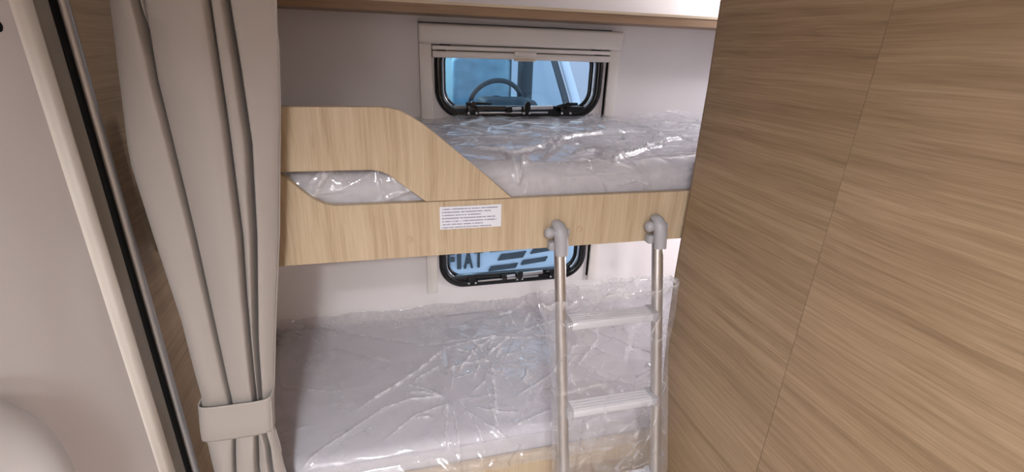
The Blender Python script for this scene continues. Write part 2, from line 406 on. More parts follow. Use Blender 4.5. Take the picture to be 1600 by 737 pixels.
# right partition: two visible oak panels with a joint, and the darker edge
edge = [(0.964, ZC), (0.964, 1.561), (0.957, 1.389), (0.957, 1.276), (0.954, 1.148), (0.957, 1.013), (0.957, 0.92), (0.948, 0.77), (0.926, 0.596), (0.888, 0.422), (0.862, 0.354), (0.855, 0.2), (0.855, 0.0)]
wr = box('wall_right', XR+0.016, XR+0.03, -3.0, 0.84, 0.001, ZC-0.001, M['oaky'])
tag(wr, 'oak laminate partition on the right', kind='structure')
slab('oak_panel', [(0.5785, 0.0), (0.5785, ZC)]+[(y-0.006, z) for y, z in edge], [], XR, XR+0.016, M['oaky'], wr, 'yz')
slab('oak_panel', [(-0.25, 0.0), (-0.25, ZC), (0.5765, ZC), (0.5765, 0.0)], [], XR-0.001, XR+0.016, M['oaky'], wr, 'yz')
slab('oak_panel', [(-3.0, 0.0), (-3.0, ZC), (-0.252, ZC), (-0.252, 0.0)], [], XR, XR+0.016, M['oaky'], wr, 'yz')
slab('edge_band', [(y-0.006, z) for y, z in edge]+[(y, z) for y, z in reversed(edge)], [], XR+0.001, XR+0.03, M['dedge'], wr, 'yz')

# left door leaf with its frame, seal and aluminium strip
dr = empty('door_1', (XL, 0.2, 0)); tag(dr, 'pale door with a rounded cream rim at the left edge', kind='structure')
box('door_leaf', XL-0.012, XL, -0.55, 0.812, 0.02, ZC-0.02, M['leaf'], dr)
slab('door_rim', [(0.795, 0.0), (0.802, 0.002), (0.807, 0.005), (0.812, 0.0065), (0.828, 0.0065), (0.834, 0.005), (0.838, 0.0), (0.840, -0.012), (0.795, -0.012)], [], 0.0, 1.9, M['creamlit'], dr, 'yz')
rim = dr.children[-1]
for v in rim.data.vertices:   # profile was drawn in (y, depth); stand it upright
    x, y, z = v.co; v.co = (XL+z, y, x)
box('frame_strip', XL-0.012, XL+0.0005, 0.840, 0.877, 0.0, ZC, M['greige'], dr)
tube('door_seal', [(XL+0.001, 0.882, 0.0), (XL+0.001, 0.882, 1.0), (XL+0.001, 0.882, ZC)], 0.0065, M['seal'], dr)
tube('aluminium_strip', [(XL-0.002, 0.903, 0.0), (XL-0.002, 0.903, 1.0), (XL-0.002, 0.903, ZC)], 0.0135, M['gutter'], dr, squash=0.7, sides=16)
box('strip_foot', XL-0.012, XL-0.004, 0.885, 0.926, 0.0, ZC, M['gutter'], dr)
lathe('rounded_moulding', [(0.250, XL), (0.250, XL+0.014), (0.246, XL+0.024), (0.234, XL+0.031), (0.215, XL+0.034), (0.195, XL+0.032), (0.182, XL+0.026), (0.172, XL+0.023), (0.05, XL+0.022)], mat('white_door_moulding', (0.56, 0.54, 0.54), 0.35, var=0.02), dr, n=64, loc=(0, 0.345, 0.925))
lathe('screw_cap', [(0.007, XL), (0.007, XL+0.003), (0.004, XL+0.005)], M['seal'], dr, n=16, loc=(0, 0.758, 1.457))
settle(dr)

# shelf along the back wall
sh = empty('wall_shelf', (0.5, D, 1.54))
box('shelf_board', XL, XE, 1.525, D, 1.541, 1.572, M['oakx'], sh)
box('edge_band', XL, XE, 1.522, 1.525, 1.5655, 1.5735, M['edge'], sh)
settle(sh); tag(sh, 'brown oak shelf running along the top of the back wall', 'shelf')

# ================================================================== windows
def window(name, dz, label):
    t = empty(name, (0.46, D, 1.2+dz)); tag(t, label, kind='structure')
    zb = 1.208+dz
    # jambs and blind cassette
    box('jamb', 0.112, 0.152, D-0.016, D, zb, 1.462+dz, M['cream'], t, 0.003)
    box('jamb', 0.778, 0.817, D-0.016, D, zb, 1.462+dz, M['cream'], t, 0.003)
    box('blind_cassette', 0.110, 0.818, D-0.034, D, 1.460+dz, 1.520+dz, M['cream'], t, 0.010, 3)
    box('cassette_shadow', 0.112, 0.770, D-0.028, D, 1.5205+dz, 1.5235+dz, M['dark_trim'], t)  # dark strip standing in for the shadow line above the cassette
    box('blind_bar', 0.153, 0.777, D-0.022, D-0.008, 1.4425+dz, 1.4555+dz, M['cream'], t, 0.003)
    bb = box('blind_bar', 0.154, 0.776, D-0.026, D-0.006, 1.419+dz, 1.4395+dz, M['cream'], t, 0.004)
    box('pull_tab', 0.425, 0.500, D-0.036, D-0.026, 1.431+dz, 1.444+dz, M['cream'], bb, 0.002)
    box('pull_tab', 0.425, 0.498, D-0.036, D-0.022, 1.415+dz, 1.4215+dz, M['edge'], bb, 0.002)
    box('bar_gap_shade', 0.153, 0.777, D-0.006, D-0.0005, 1.421+dz, 1.461+dz, M['greige'], t)  # added plate, its dark colour painting the shade between the bars
    box('track_gap', 0.7725, 0.7765, D-0.010, D-0.001, zb+0.02, 1.42+dz, M['seal'], t)
    # rubber surround, a silver bead standing in for its highlight, and the pane
    lo = rrect(W1[0]+0.0125, W1[1]-0.0125, W1[2]+0.0125+dz, W1[3]-0.0125+dz, 0.086, 12)
    ring_tube('rubber_surround', lo, D-0.001, 0.0145, M['rubber'], t, 12, 0.9)
    li = rrect(W1[0]+0.0275, W1[1]-0.0275, W1[2]+0.0275+dz, W1[3]-0.0275+dz, 0.071, 12)
    ring_tube('gasket_highlight', li, D+0.008, 0.0026, M['silver'], t, 8, 1.0)
    lj = rrect(W1[0]+0.031, W1[1]-0.031, W1[2]+0.031+dz, W1[3]-0.031+dz, 0.068, 12)
    ring_tube('pane_edge', lj, D+0.026, 0.008, M['rubber'], t, 8, 1.0)
    slab('pane', rrect(W1[0]+0.02, W1[1]-0.02, W1[2]+0.02+dz, W1[3]-0.02+dz, 0.075), [], D+0.030, D+0.033, M['pane'], t)
    # catches and stay along the bottom
    z = 1.262+dz
    rail = box('bottom_rail', 0.215, 0.705, D-0.002, D+0.026, z-0.026, z+0.004, M['rubber'], t, 0.004)
    for x, wd in ((0.285, 0.034), (0.478, 0.026), (0.625, 0.040)):
        c = box('catch', x-wd/2, x+wd/2, D-0.024, D+0.004, z-0.024, z+0.008, M['rubber'], t, 0.005)
        lathe('catch_knob', [(0.010, D-0.034), (0.010, D-0.026), (0.006, D-0.022)], M['rubber'], c, 14, 'y', (x, 0, z+0.012))
        for s in (-1, 1):
            lathe('screw', [(0.004, D-0.0255), (0.004, D-0.024)], M['silver'], c, 10, 'y', (x+s*wd*0.4, 0, z-0.018))
    tube('catch_lever', [(0.262, D-0.020, z+0.012), (0.30, D-0.024, z+0.014), (0.350, D-0.024, z+0.013)], [0.006, 0.005, 0.003], M['rubber'], t)
    tube('catch_lever', [(0.590, D-0.022, z+0.004), (0.625, D-0.026, z+0.013), (0.665, D-0.026, z+0.014)], [0.005, 0.007, 0.005], M['rubber'], t)
    tube('stay_rod', [(0.418, D-0.014, z-0.006), (0.46, D-0.014, z-0.004)], 0.0055, M['silver'], t)
    tube('stay_rod', [(0.492, D-0.014, z-0.001), (0.575, D-0.014, z+0.001)], 0.0075, M['silver'], t)
    tube('stay_rod', [(0.31, D-0.008, z-0.020), (0.45, D-0.008, z-0.019), (0.56, D-0.008, z-0.018)], 0.0045, M['silver'], t)
    tube('stay_sleeve', [(0.405, D-0.015, z-0.008), (0.425, D-0.015, z-0.006)], 0.011, M['rubber'], t)
    settle(t)
    return t
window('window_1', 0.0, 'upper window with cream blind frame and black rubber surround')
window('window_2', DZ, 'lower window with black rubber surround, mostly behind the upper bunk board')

# ================================================================== upper bunk
YB = 0.97
ub = empty('upper_bunk', (0.4, YB+0.3, 1.021))
arc = [(-0.100, 1.1450), (-0.117, 1.1462), (-0.133, 1.1505), (-0.148, 1.159), (-0.162, 1.1700), (-0.182, 1.190), (-0.204, 1.2155)]
slab('front_rail', [(-0.385, 1.021), (XE-0.002, 1.021), (XE-0.002, 1.145)]+arc+[(-0.385, 1.2155)], [], YB, YB+0.018, M['oakv'], ub, bev=0.0012)
slab('guard_panel', [(-0.385, 1.2175), (-0.045, 1.2175), (-0.030, 1.2165), (-0.016, 1.2125), (-0.003, 1.2055), (0.012, 1.193), (0.069, 1.1465), (0.256, 1.1465), (0.198, 1.198), (0.150, 1.239),
     (0.117, 1.2665), (0.090, 1.290), (0.067, 1.308), (0.046, 1.322), (0.026, 1.3325), (0.005, 1.338), (-0.015, 1.3395), (-0.385, 1.3395)], [], YB, YB+0.018, M['oakv'], ub, bev=0.0012)
box('base_panel', XL+0.004, XE-0.004, YB+0.019, D-0.002, 1.060, 1.078, M['cream'], ub)
for x in (0.031, 0.423):
    lathe('screw_cap', [(0.0075, YB), (0.0075, YB-0.0012), (0.005, YB-0.0018)], M['capw'], ub, 20, 'y', (x, 0, 1.063))
st = box('label_sticker', 0.097, 0.2325, YB-0.0008, YB-0.0001, 1.082, 1.1335, M['label'], ub)
st['label'] = 'white label with seven rows of small print'
settle(ub); tag(ub, 'upper oak bunk with curved guard panel and printed label', 'bunk bed')

def mattress(name, x0, x1, y0, y1, z0, z1, r=0.025):
    bm = bmesh.new(); add_box(bm, x0, x1, y0, y1, z0, z1, r, 4)
    t = empty(name, ((x0+x1)/2, (y0+y1)/2, z0))
    o = bm_obj('cover', bm, M['fabric'], t, True); shade(o, 60)
    for zz in (z0+0.018, z1-0.018):
        lo = [(x, y) for x, y in rrect(x0+0.001, x1-0.001, y0+0.001, y1-0.001, r, 5)]
        p = ring_tube('piping', lo, 0, 0.0028, M['fabric'], t, 6)
        for v in p.data.vertices: v.co = (v.co.x, v.co.z, v.co.y+zz)
    return settle(t)
tag(mattress('mattress', XL+0.008, XE-0.01, 0.998, D-0.006, 1.079, 1.205), 'grey mattress under clear film on the upper bunk', 'mattress')

def set_fold_glint(o, F):
    a = o.data.attributes.new('fold', 'FLOAT', 'POINT'); a.data.foreach_set('value', np.clip(F, 0, 1).astype(np.float32).ravel())  # strength of the white painted for crease glints
# polythene over a mattress: path runs from the wall, forward over the top, down the front
def mattress_film(name, x0, x1, ywall, yfront, ztop, zlow, nx, ns, m, hfun, zback):
    xs = np.linspace(x0, x1, nx)
    Ltop = ywall-yfront; r = 0.035; arcl = r*PI/2; Lf = ztop-r-zlow
    total = (Ltop-r)+arcl+Lf
    s = np.linspace(0, total, ns); X, S = np.meshgrid(xs, s, indexing='xy')
    Y = np.zeros_like(S); Z = np.zeros_like(S); NY = np.zeros_like(S); NZ = np.zeros_like(S)
    a = S <= Ltop-r; Y[a] = ywall-S[a]; Z[a] = ztop; NZ[a] = 1
    b = (S > Ltop-r) & (S <= Ltop-r+arcl); th = (S[b]-(Ltop-r))/r
    Y[b] = yfront+r-r*np.sin(th); Z[b] = ztop-r+r*np.cos(th); NY[b] = -np.sin(th); NZ[b] = np.cos(th)
    c = S > Ltop-r+arcl; Y[c] = yfront; Z[c] = ztop-r-(S[c]-(Ltop-r+arcl)); NY[c] = -1
    Yp = ywall-S      # unrolled front-back coordinate
    Hh, Fo = hfun(X, Yp, S, total)
    Y2 = Y+NY*Hh; Z2 = Z+NZ*Hh
    # the sheet turns up where it meets the wall
    bk = np.clip(1-S/0.06, 0, 1); Z2 = Z2+bk**1.5*zback(X); Y2 = np.minimum(Y2, ywall-0.002)
    o = grid(name, X, Y2, Z2, m); set_fold_glint(o, Fo)
    return o

UP = [([(0.1395, 1.294), (0.281, 1.2955), (0.3993, 1.2577)], 9), ([(0.1699, 1.1486), (0.2843, 1.0918), (0.388, 1.1648), (0.4721, 1.2947)], 11), ([(0.3483, 1.0416), (0.4725, 1.253), (0.6339, 1.3538), (0.7582, 1.3849)], 14), ([(0.3992, 1.0513), (0.5042, 1.1045), (0.5157, 1.0184), (0.6874, 1.1417), (0.7811, 1.2332), (0.927, 1.2912)], 12), ([(0.257, 1.1095), (0.2736, 0.9817), (0.3142, 1.074)], 9), ([(0.1836, 1.5102), (0.253, 1.4436), (0.2804, 1.3827)], 9), ([(0.3571, 1.379), (0.4335, 1.4366), (0.4995, 1.3842)], 9), ([(0.6929, 1.3878), (0.8023, 1.383), (0.8403, 1.3315)], 8), ([(0.3396, 1.0145), (0.4765, 1.0222), (0.5683, 0.9918)], 7),
      ([(-0.2, 1.03), (-0.08, 1.02), (0.02, 1.03)], 9), ([(0.02, 1.02), (0.05, 1.10)], 10), ([(-0.15, 0.98), (-0.10, 1.02)], 8)]
_cr = random.Random(21)
for k in range(46):      # short stray creases, mostly along the bunk
    x, y = _cr.uniform(-0.3, 1.1), _cr.uniform(0.92, 1.6); a = _cr.gauss(0.15, 0.45); l = _cr.uniform(0.05, 0.22)
    xm, ym = x+l*0.5*math.cos(a), y+l*0.5*math.sin(a); a2 = a+_cr.uniform(-0.6, 0.6)
    UP.append(([(x, y), (xm, ym), (xm+l*0.5*math.cos(a2), ym+l*0.5*math.sin(a2))], _cr.uniform(3, 8.5)))
def hup(X, Y, S, T):
    big = 0.010+0.011*perlin(X*3.1+2, Y*2.2)+0.012*np.exp(-((X-1.0)/0.25)**2-((Y-1.55)/0.12)**2)+0.010*np.exp(-((X-0.55)/0.3)**2-((Y-1.62)/0.1)**2)
    amp = np.clip(0.55+0.9*perlin(X*2.5+7, Y*3.3+1), 0.12, 1.2)
    frontv = np.clip((1.02-Y)/0.05, 0, 1)
    cu, cr, fv = crumple(X, Y, 7.0), crease_height(X, Y, UP, 0.0048), ridged(X*9+3*Y+perlin(X*4, Y*5), Y*4+4+X)
    t1, e1 = facets(X*0.8+0.25*Y, Y*1.15, 8.5, 0.55, 0.05); t2, e2 = facets(X+0.3*Y, Y, 21.0, 0.4, 0.07)
    am = np.clip(amp, 0, 1)
    h = big+amp*0.0018*cu+1.3*cr+0.0015*fv*frontv+amp*(0.016*t1+0.0075*e1)+am*(0.004*t2+0.002*e2)
    F = np.clip((cr-0.004)/0.006, 0, 1)+0.9*np.clip((e1-0.5)/0.4, 0, 1)*am+0.2*np.clip((e2-0.55)/0.4, 0, 1)*am**2
    return np.maximum(h*(1-0.45*frontv), 0.0012), F
uf = mattress_film('plastic_wrap', XL+0.012, 1.40, D-0.008, 0.997, 1.206, 1.085, 620, 300, M['film_top'], hup,
    lambda X: 0.006+0.012*np.abs(perlin(X*6, X*0+3))*2+0.02*np.exp(-((X-1.12)/0.16)**2))
tag(uf, 'crumpled clear plastic wrap over the upper bunk mattress', 'plastic wrap')

# ================================================================== lower bunk
lb = empty('lower_bunk', (0.4, YB+0.3, 0.0))
slab('front_rail', [(-0.445, 0.12), (XE-0.002, 0.12), (XE-0.002, 0.398), (-0.445, 0.398)], [], YB-0.008, YB+0.010, M['oakv'], lb, bev=0.0012)
box('base_panel', XL+0.004, XE-0.004, YB+0.011, D-0.002, 0.300, 0.318, M['oakx'], lb)
box('plinth', XL+0.004, XE-0.004, YB+0.035, YB+0.05, 0.001, 0.300, M['oakx'], lb)
settle(lb); tag(lb, 'lower bunk base with oak front rail below the window', 'bunk bed')
tag(mattress('mattress', XL+0.022, XE-0.01, 0.985, D-0.006, 0.319, 0.462, 0.03), 'grey mattress under clear film on the lower bunk', 'mattress')
LOW = [([(-0.4097, 1.6422), (-0.2084, 1.4788), (-0.0184, 1.3412)], 5), ([(-0.3582, 1.6628), (-0.148, 1.5468), (0.072, 1.4409), (0.3029, 1.4471)], 7), ([(-0.1311, 1.1583), (-0.0112, 1.2479), (0.0741, 1.3289), (0.1466, 1.4061)], 13), ([(0.1466, 1.4061), (0.3005, 1.435), (0.509, 1.4012)], 9), ([(0.0178, 1.2418), (0.1257, 1.3181), (0.1301, 1.3979)], 9), ([(-0.281, 0.9741), (-0.1599, 1.0647), (-0.0228, 1.1763)], 7), ([(-0.06, 1.0199), (0.0284, 1.0976), (0.123, 1.1255)], 8), ([(0.1253, 1.1446), (0.097, 0.9854)], 6), ([(0.1346, 1.1426), (0.1354, 0.9546)], 7), ([(0.1553, 1.1526), (0.2055, 0.9616)], 6), ([(0.1581, 1.2439), (0.2559, 1.3837), (0.3364, 1.4361)], 11), ([(0.2027, 1.2027), (0.2501, 1.2922), (0.3688, 1.4212)], 9), ([(0.295, 1.3189), (0.269, 1.1579), (0.2431, 1.0129)], 11), ([(0.3126, 1.1046), (0.4345, 1.1696), (0.4868, 1.2083)], 7), ([(0.2869, 1.0034), (0.4277, 1.038)], 7), ([(0.2518, 1.1923), (0.244, 1.0775), (0.2468, 1.0047)], 8), ([(0.4836, 1.5715), (0.5783, 1.4575)], 12), ([(0.4254, 1.4525), (0.5966, 1.51)], 9), ([(0.5034, 1.5048), (0.5392, 1.3455)], 9), ([(-0.0597, 1.1429), (0.0141, 1.1684), (0.1083, 1.1626)], 9), ([(0.0276, 1.0849), (0.0669, 1.084)], 10),
       ([(-0.35, 1.30), (-0.2, 1.25), (0.0, 1.27)], 4), ([(-0.38, 1.1), (-0.25, 1.12)], 4), ([(0.62, 1.5), (0.8, 1.3), (0.95, 1.1)], 10), ([(0.55, 1.2), (0.7, 1.35), (0.75, 1.55)], 10)]
for k in range(64):      # pulls radiating from the bunched-up middle, and strays towards the ladder
    if k < 40:
        cx, cy = _cr.choice(((0.13, 1.14), (0.42, 1.45), (0.30, 1.30), (0.62, 1.35))); a = _cr.uniform(0, 2*PI); r0 = _cr.uniform(0.0, 0.08); l = _cr.uniform(0.05, 0.17)
    else:
        cx, cy = _cr.uniform(0.2, 1.1), _cr.uniform(0.93, 1.6); a = _cr.uniform(0, 2*PI); r0 = 0; l = _cr.uniform(0.04, 0.14)
    x, y = cx+r0*math.cos(a), cy+r0*math.sin(a); a2 = a+_cr.uniform(-0.4, 0.4)
    xm, ym = x+l*0.5*math.cos(a), y+l*0.5*math.sin(a)
    LOW.append(([(x, y), (xm, ym), (xm+l*0.5*math.cos(a2), ym+l*0.5*math.sin(a2))], _cr.uniform(3.5, 8.5)))
def hlow(X, Y, S, T):
    big = 0.006+0.006*perlin(X*3.3+12, Y*3.0)
    side = np.clip((X+0.05)/0.35, 0, 1)                 # smoother towards the head end
    amp = (0.10+0.9*side)*np.clip(0.6+0.9*perlin(X*3+17, Y*3.3+1), 0.15, 1.3)
    frontv = np.clip((1.02-Y)/0.05, 0, 1)
    back = np.clip((Y-1.50)/0.15, 0, 1)
    cu, cr, fv = crumple(X+3, Y, 7.5), crease_height(X, Y, LOW, 0.0048), ridged(X*8+Y*9+perlin(X*5, Y*6), Y*7-X*2)
    t1, e1 = facets(X*0.9+0.4*Y+5, Y*1.1-0.3*X, 8.0, 0.5, 0.05); t2, e2 = facets(X+0.3*Y, Y-0.2*X+3, 19.0, 0.45, 0.07)
    am = np.clip(amp, 0, 1); core = am*np.clip(0.5*side+np.exp(-((X-0.40)/0.26)**2-((Y-1.42)/0.2)**2), 0, 1)
    h = big+amp*0.0016*cu+cr+0.002*fv*frontv+back*0.008*(1+perlin(X*5, Y*2))+amp*(0.014*t1+0.007*e1)+core*(0.013*t2+0.006*e2)
    F = np.clip((cr-0.003)/0.006, 0, 1)+0.8*np.clip((e1-0.5)/0.4, 0, 1)*am+0.7*np.clip((e2-0.5)/0.4, 0, 1)*core+0.1*back
    return np.maximum(h, 0.0012), F
lf = mattress_film('plastic_wrap', XL+0.024, 1.35, D-0.008, 0.984, 0.4635, 0.385, 620, 310, M['film_low'], hlow,
    lambda X: 0.018+0.03*np.abs(perlin(X*4.2+4, X*0+8))*2+0.03*np.clip((X-0.4)/0.3, 0, 1))
# the front hem hangs free over the lower rail
for v in lf.data.vertices:
    if v.co.z < 0.43 and v.co.y < 1.01: v.co.y -= 0.030*min(1, (0.43-v.co.z)/0.03)
tag(lf, 'creased clear plastic wrap over the lower bunk mattress', 'plastic wrap')

# ================================================================== ladder
K = 0.256
def lp(x, z, off=0.0): return (x, 0.94-(1.0-z)*K+off, z)
ld = empty('bunk_ladder', (0.494, 0.70, 0.0))
XA, XB = 0.368, 0.620
for x in (XA, XB):
    tube('ladder_rail', [lp(x, 0.02), lp(x, 0.5), lp(x, 1.028)], 0.0138, M['alu'], ld, 18)
    rf = lathe('rubber_foot', [(0.017, 0.0), (0.017, 0.03), (0.0145, 0.034)], M['greyp'], ld, 20, 'z', (x, lp(x, 0.015)[1], 0))
for z in (0.856, 0.6445, 0.433, 0.2215):
    bm = bmesh.new(); y = lp(0, z)[1]
    add_box(bm, XA+0.010, XB-0.010, y-0.020, y+0.022, z-0.013, z+0.008, 0.004, 2)
    s = bm_obj('tread', bm, M['step'], ld, True); shade(s)
    for k in range(4):
        box('grip_rib', XA+0.02, XB-0.02, y-0.014+k*0.009, y-0.0105+k*0.009, z+0.0078, z+0.0092, M['step'], s)
    for x in (XA+0.014, XB-0.014):
        box('tread_bracket', x-0.008, x+0.008, y-0.022, y+0.024, z-0.015, z+0.011, M['greyp'], s, 0.003)
for x, dx in ((XA, -1), (XB, -1)):
    # arched hook head from the rail top up to the board
    p = [lp(x, 1.015), lp(x, 1.035), (x-0.001, 0.951, 1.055), (x-0.003, 0.955, 1.071), (x-0.006, 0.962, 1.080), (x-0.008, 0.972, 1.083), (x-0.009, 0.980, 1.0815)]
    p = [(a, b-0.012, c) for a, b, c in p]
    hk = tube('hook', p, [0.0150, 0.0160, 0.0168, 0.0165, 0.0150, 0.0125, 0.009], M['greyp'], ld, 18, 0.9)
    kb = lathe('hook_knob', [(0.003, -0.013), (0.009, -0.0105), (0.0125, -0.005), (0.0130, 0.0), (0.0115, 0.006), (0.007, 0.0105), (0.0065, 0.030)], M['greyp'], hk, 22, 'x', (x-0.027, 0.946, 1.068))
    box('hook_clip', x-0.026, x-0.004, 0.945, 0.966, 1.022, 1.044, M['greyp'], hk, 0.004)
    lathe('hook_pin', [(0.004, 0.0), (0.009, 0.002), (0.009, 0.010), (0.005, 0.012)], M['greyp'], hk, 16, 'x', (x+0.008, 0.948, 1.066))
settle(ld); tag(ld, 'aluminium ladder with grey hooks hanging on the upper bunk board', 'ladder')

# clear sleeve still wrapped round the lower part of the ladder
nz, nt_ = 300, 360
zz = np.linspace(0.925, 0.10, nz); th = np.linspace(0, 2*PI, nt_, endpoint=False)
TH, ZZ = np.meshgrid(th, zz, indexing='xy')
ax_, ay_ = 0.152, 0.036
def sgn(a, p): return np.sign(a)*np.abs(a)**p
Xs = 0.494+(ax_+0.006*perlin(ZZ*9, TH*0+2))*sgn(np.cos(TH), 0.45)
offs = ay_*sgn(np.sin(TH), 0.55)
fl = np.clip((ZZ-0.80)/0.12, 0, 1)             # the mouth of the sleeve flares
Xs = Xs+fl*0.030*np.cos(TH)*(1+0.8*perlin(ZZ*8+3, TH))
U = Xs*1.0; V = ZZ
front = (np.sin(TH) < 0)
U2 = U+np.where(front, 5, 11)
streak = ridged(U2*5-V*7, V*2.5+U*3)          # long slanting pulls
knot = (np.exp(-((U-0.36)/0.03)**2)+0.7*np.exp(-((U-0.635)/0.025)**2))*np.clip((0.85-V)/0.2, 0, 1)+np.exp(-((V-0.50)/0.10)**2)
fine = crumple(U2, V*0.9, 9.0)
kn = np.clip(knot, 0, 1)
t1, e1 = facets(U2*0.8-V*0.5, V*0.7+U*0.5, 9.0, 0.5, 0.045); t2, e2 = facets(U2-V*0.4, V*0.9+U*0.5, 24.0, 0.45, 0.07)
hh = 0.004+0.018*t1+0.006*e1+(0.3+kn)*(0.007*t2+0.003*e2)+0.003*streak
Ys = 0.94-(1.0-ZZ)*K+offs+np.sign(offs)*(hh-0.004)*np.clip(np.abs(offs)/ay_*1.4-0.2, 0, 1)
Zs = ZZ+fl*(0.020*perlin(U*11, TH*2)+0.06*(U-0.494)) 
lim = 0.955
Ys = np.where(Zs > 0.38, Ys, np.minimum(Ys, lim))
sl = grid('plastic_sleeve', Xs, Ys, Zs, M['film_lad'], wrap=True)
set_fold_glint(sl, 0.5*np.clip((streak-0.94)/0.06, 0, 1)+0.8*np.clip((e1-0.5)/0.4, 0, 1)+0.6*np.clip((e2-0.55)/0.4, 0, 1)*(0.15+kn)+0.6*np.clip((ZZ-0.905)/0.02, 0, 1)+0.35*np.clip(np.abs(np.cos(TH))*6-5.2, 0, 1))
tag(sl, 'clear plastic sleeve wrapped around the lower part of the ladder', 'plastic wrap')

# ================================================================== curtain
ct = empty('curtain', (-0.30, 0.885, 0.0))
LINES = dict(
 left=[(1.4989, -0.385), (1.2893, -0.4097), (1.253, -0.4117), (1.1309, -0.4053), (0.9618, -0.3951), (0.785, -0.3951), (0.7014, -0.4094), (0.6581, -0.4067), (0.5925, -0.4076)],
 f1=[(1.5001, -0.3461), (1.4165, -0.3453), (1.3885, -0.347), (1.1269, -0.3439), (1.0102, -0.3441), (0.776, -0.3439), (0.6894, -0.3511), (0.5822, -0.365)],
 f2=[(1.5051, -0.2518), (1.3291, -0.2573), (1.1219, -0.2676), (1.0036, -0.28), (0.768, -0.2992), (0.681, -0.3099), (0.5723, -0.3237)],
 f3=[(1.5063, -0.2290), (1.4052, -0.2288), (1.2867, -0.2305), (1.1205, -0.2469), (0.9026, -0.2765), (0.7668, -0.2900), (0.679, -0.2980), (0.6332, -0.2932), (0.566, -0.2976)],
 right=[(1.51, -0.1589), (1.3498, -0.1762), (1.118, -0.209), (0.9571, -0.2367), (0.7624, -0.2675), (0.6748, -0.2798), (0.6294, -0.2759), (0.5603, -0.2736)])
zc = np.linspace(1.93, 0.05, 240)
B = []
for k in ('left', 'f1', 'f2', 'f3', 'right'):
    a = np.array(sorted(LINES[k])); B.append(np.interp(zc, a[:, 0], a[:, 1]))
B = np.array(B)                                   # 5 x nz
flare = np.clip((0.56-zc)/0.5, 0, 1)
for i, f in enumerate((-0.02, -0.01, 0.0, 0.02, 0.04)): B[i] += f*flare
NP = 64; cols_x, cols_y = [], []
pinch = np.exp(-((zc-0.715)/0.055)**2)            # gathered by the tie
depth = np.array([0.018, 0.020, 0.010, 0.016]); lean = np.array([0.010, 0.016, 0.008, 0.0])
gapw = np.array([0.0018, 0.0019, 0.0020, 0.0034])
for k in range(4):
    for j in range(NP):
        t = 0.5-0.5*math.cos(PI*j/NP)             # columns crowd at the fold lines
        wd = B[k+1]-B[k]; x = B[k]+wd*t
        dl, dr_ = t*wd, (1-t)*wd
        yv = -depth[k]*(math.sin(PI*t)**0.35 if 0 < t < 1 else 0.0)*(1-0.5*pinch)-lean[k]*t*(1-pinch)
        if k > 0: yv = yv+0.036*np.exp(-(dl/gapw[k])**2)
        if k < 3: yv = yv+0.036*np.exp(-(dr_/gapw[k+1])**2)
        if k == 3: yv = yv+0.012*t
        cols_x.append(x); cols_y.append(0.900+yv+0.004*np.sin(zc*5+k*2+t*3)*(1-pinch))
cols_x.append(B[4]); cols_y.append(np.full_like(zc, 0.908))
X = np.array(cols_x).T; Y = np.array(cols_y).T; Z = np.repeat(zc[:, None], X.shape[1], 1)
# second pinch fold at the top of the first line
Y = Y+0.016*np.exp(-((X+0.325-0.10*(Z-1.42)+0.02)/0.0026)**2)*np.clip((Z-1.40)/0.05, 0, 1)
Y = Y+0.0025*perlin(X*30, Z*9)*np.exp(-((Z-0.72)/0.14)**2)
cl = grid('cloth', X, Y, Z, M['curtain'], ct)
sm = cl.modifiers.new('cloth_thickness', 'SOLIDIFY'); sm.thickness = 0.0018; sm.offset = 1.0
# tie band round the gathered cloth
tb_n = 90; ang = np.linspace(0, 2*PI, tb_n, endpoint=False); tz = np.linspace(0.688, 0.772, 18)
A, TZ = np.meshgrid(ang, tz, indexing='xy')
skew = (TZ-0.73)*0.10
TX = -0.337+skew+0.068*sgn(np.cos(A), 0.35); TYY = 0.893+0.026*sgn(np.sin(A), 0.6)+0.0012*np.sin(TZ*60)
bulge = 0.0016*np.sin((TZ-0.688)/0.084*PI); TYY = TYY+np.sign(np.sin(A))*bulge
tband = grid('tie_band', TX, TYY, TZ, M['curtain'], ct, wrap=True)
sm = tband.modifiers.new('band_thickness', 'SOLIDIFY'); sm.thickness = 0.0022
tb2 = tube('band_seam', [(-0.272, 0.8675, 0.690), (-0.268, 0.8665, 0.73), (-0.264, 0.8675, 0.770)], 0.0012, M['curtain'], ct, 6)
tube('curtain_rail', [(XL+0.005, 0.895, 1.937), (0.1, 0.895, 1.937), (0.68, 0.895, 1.937)], 0.008, M['alu'], ct)
settle(ct); tag(ct, 'beige curtain gathered with a cloth tie beside the bunks', 'curtain')

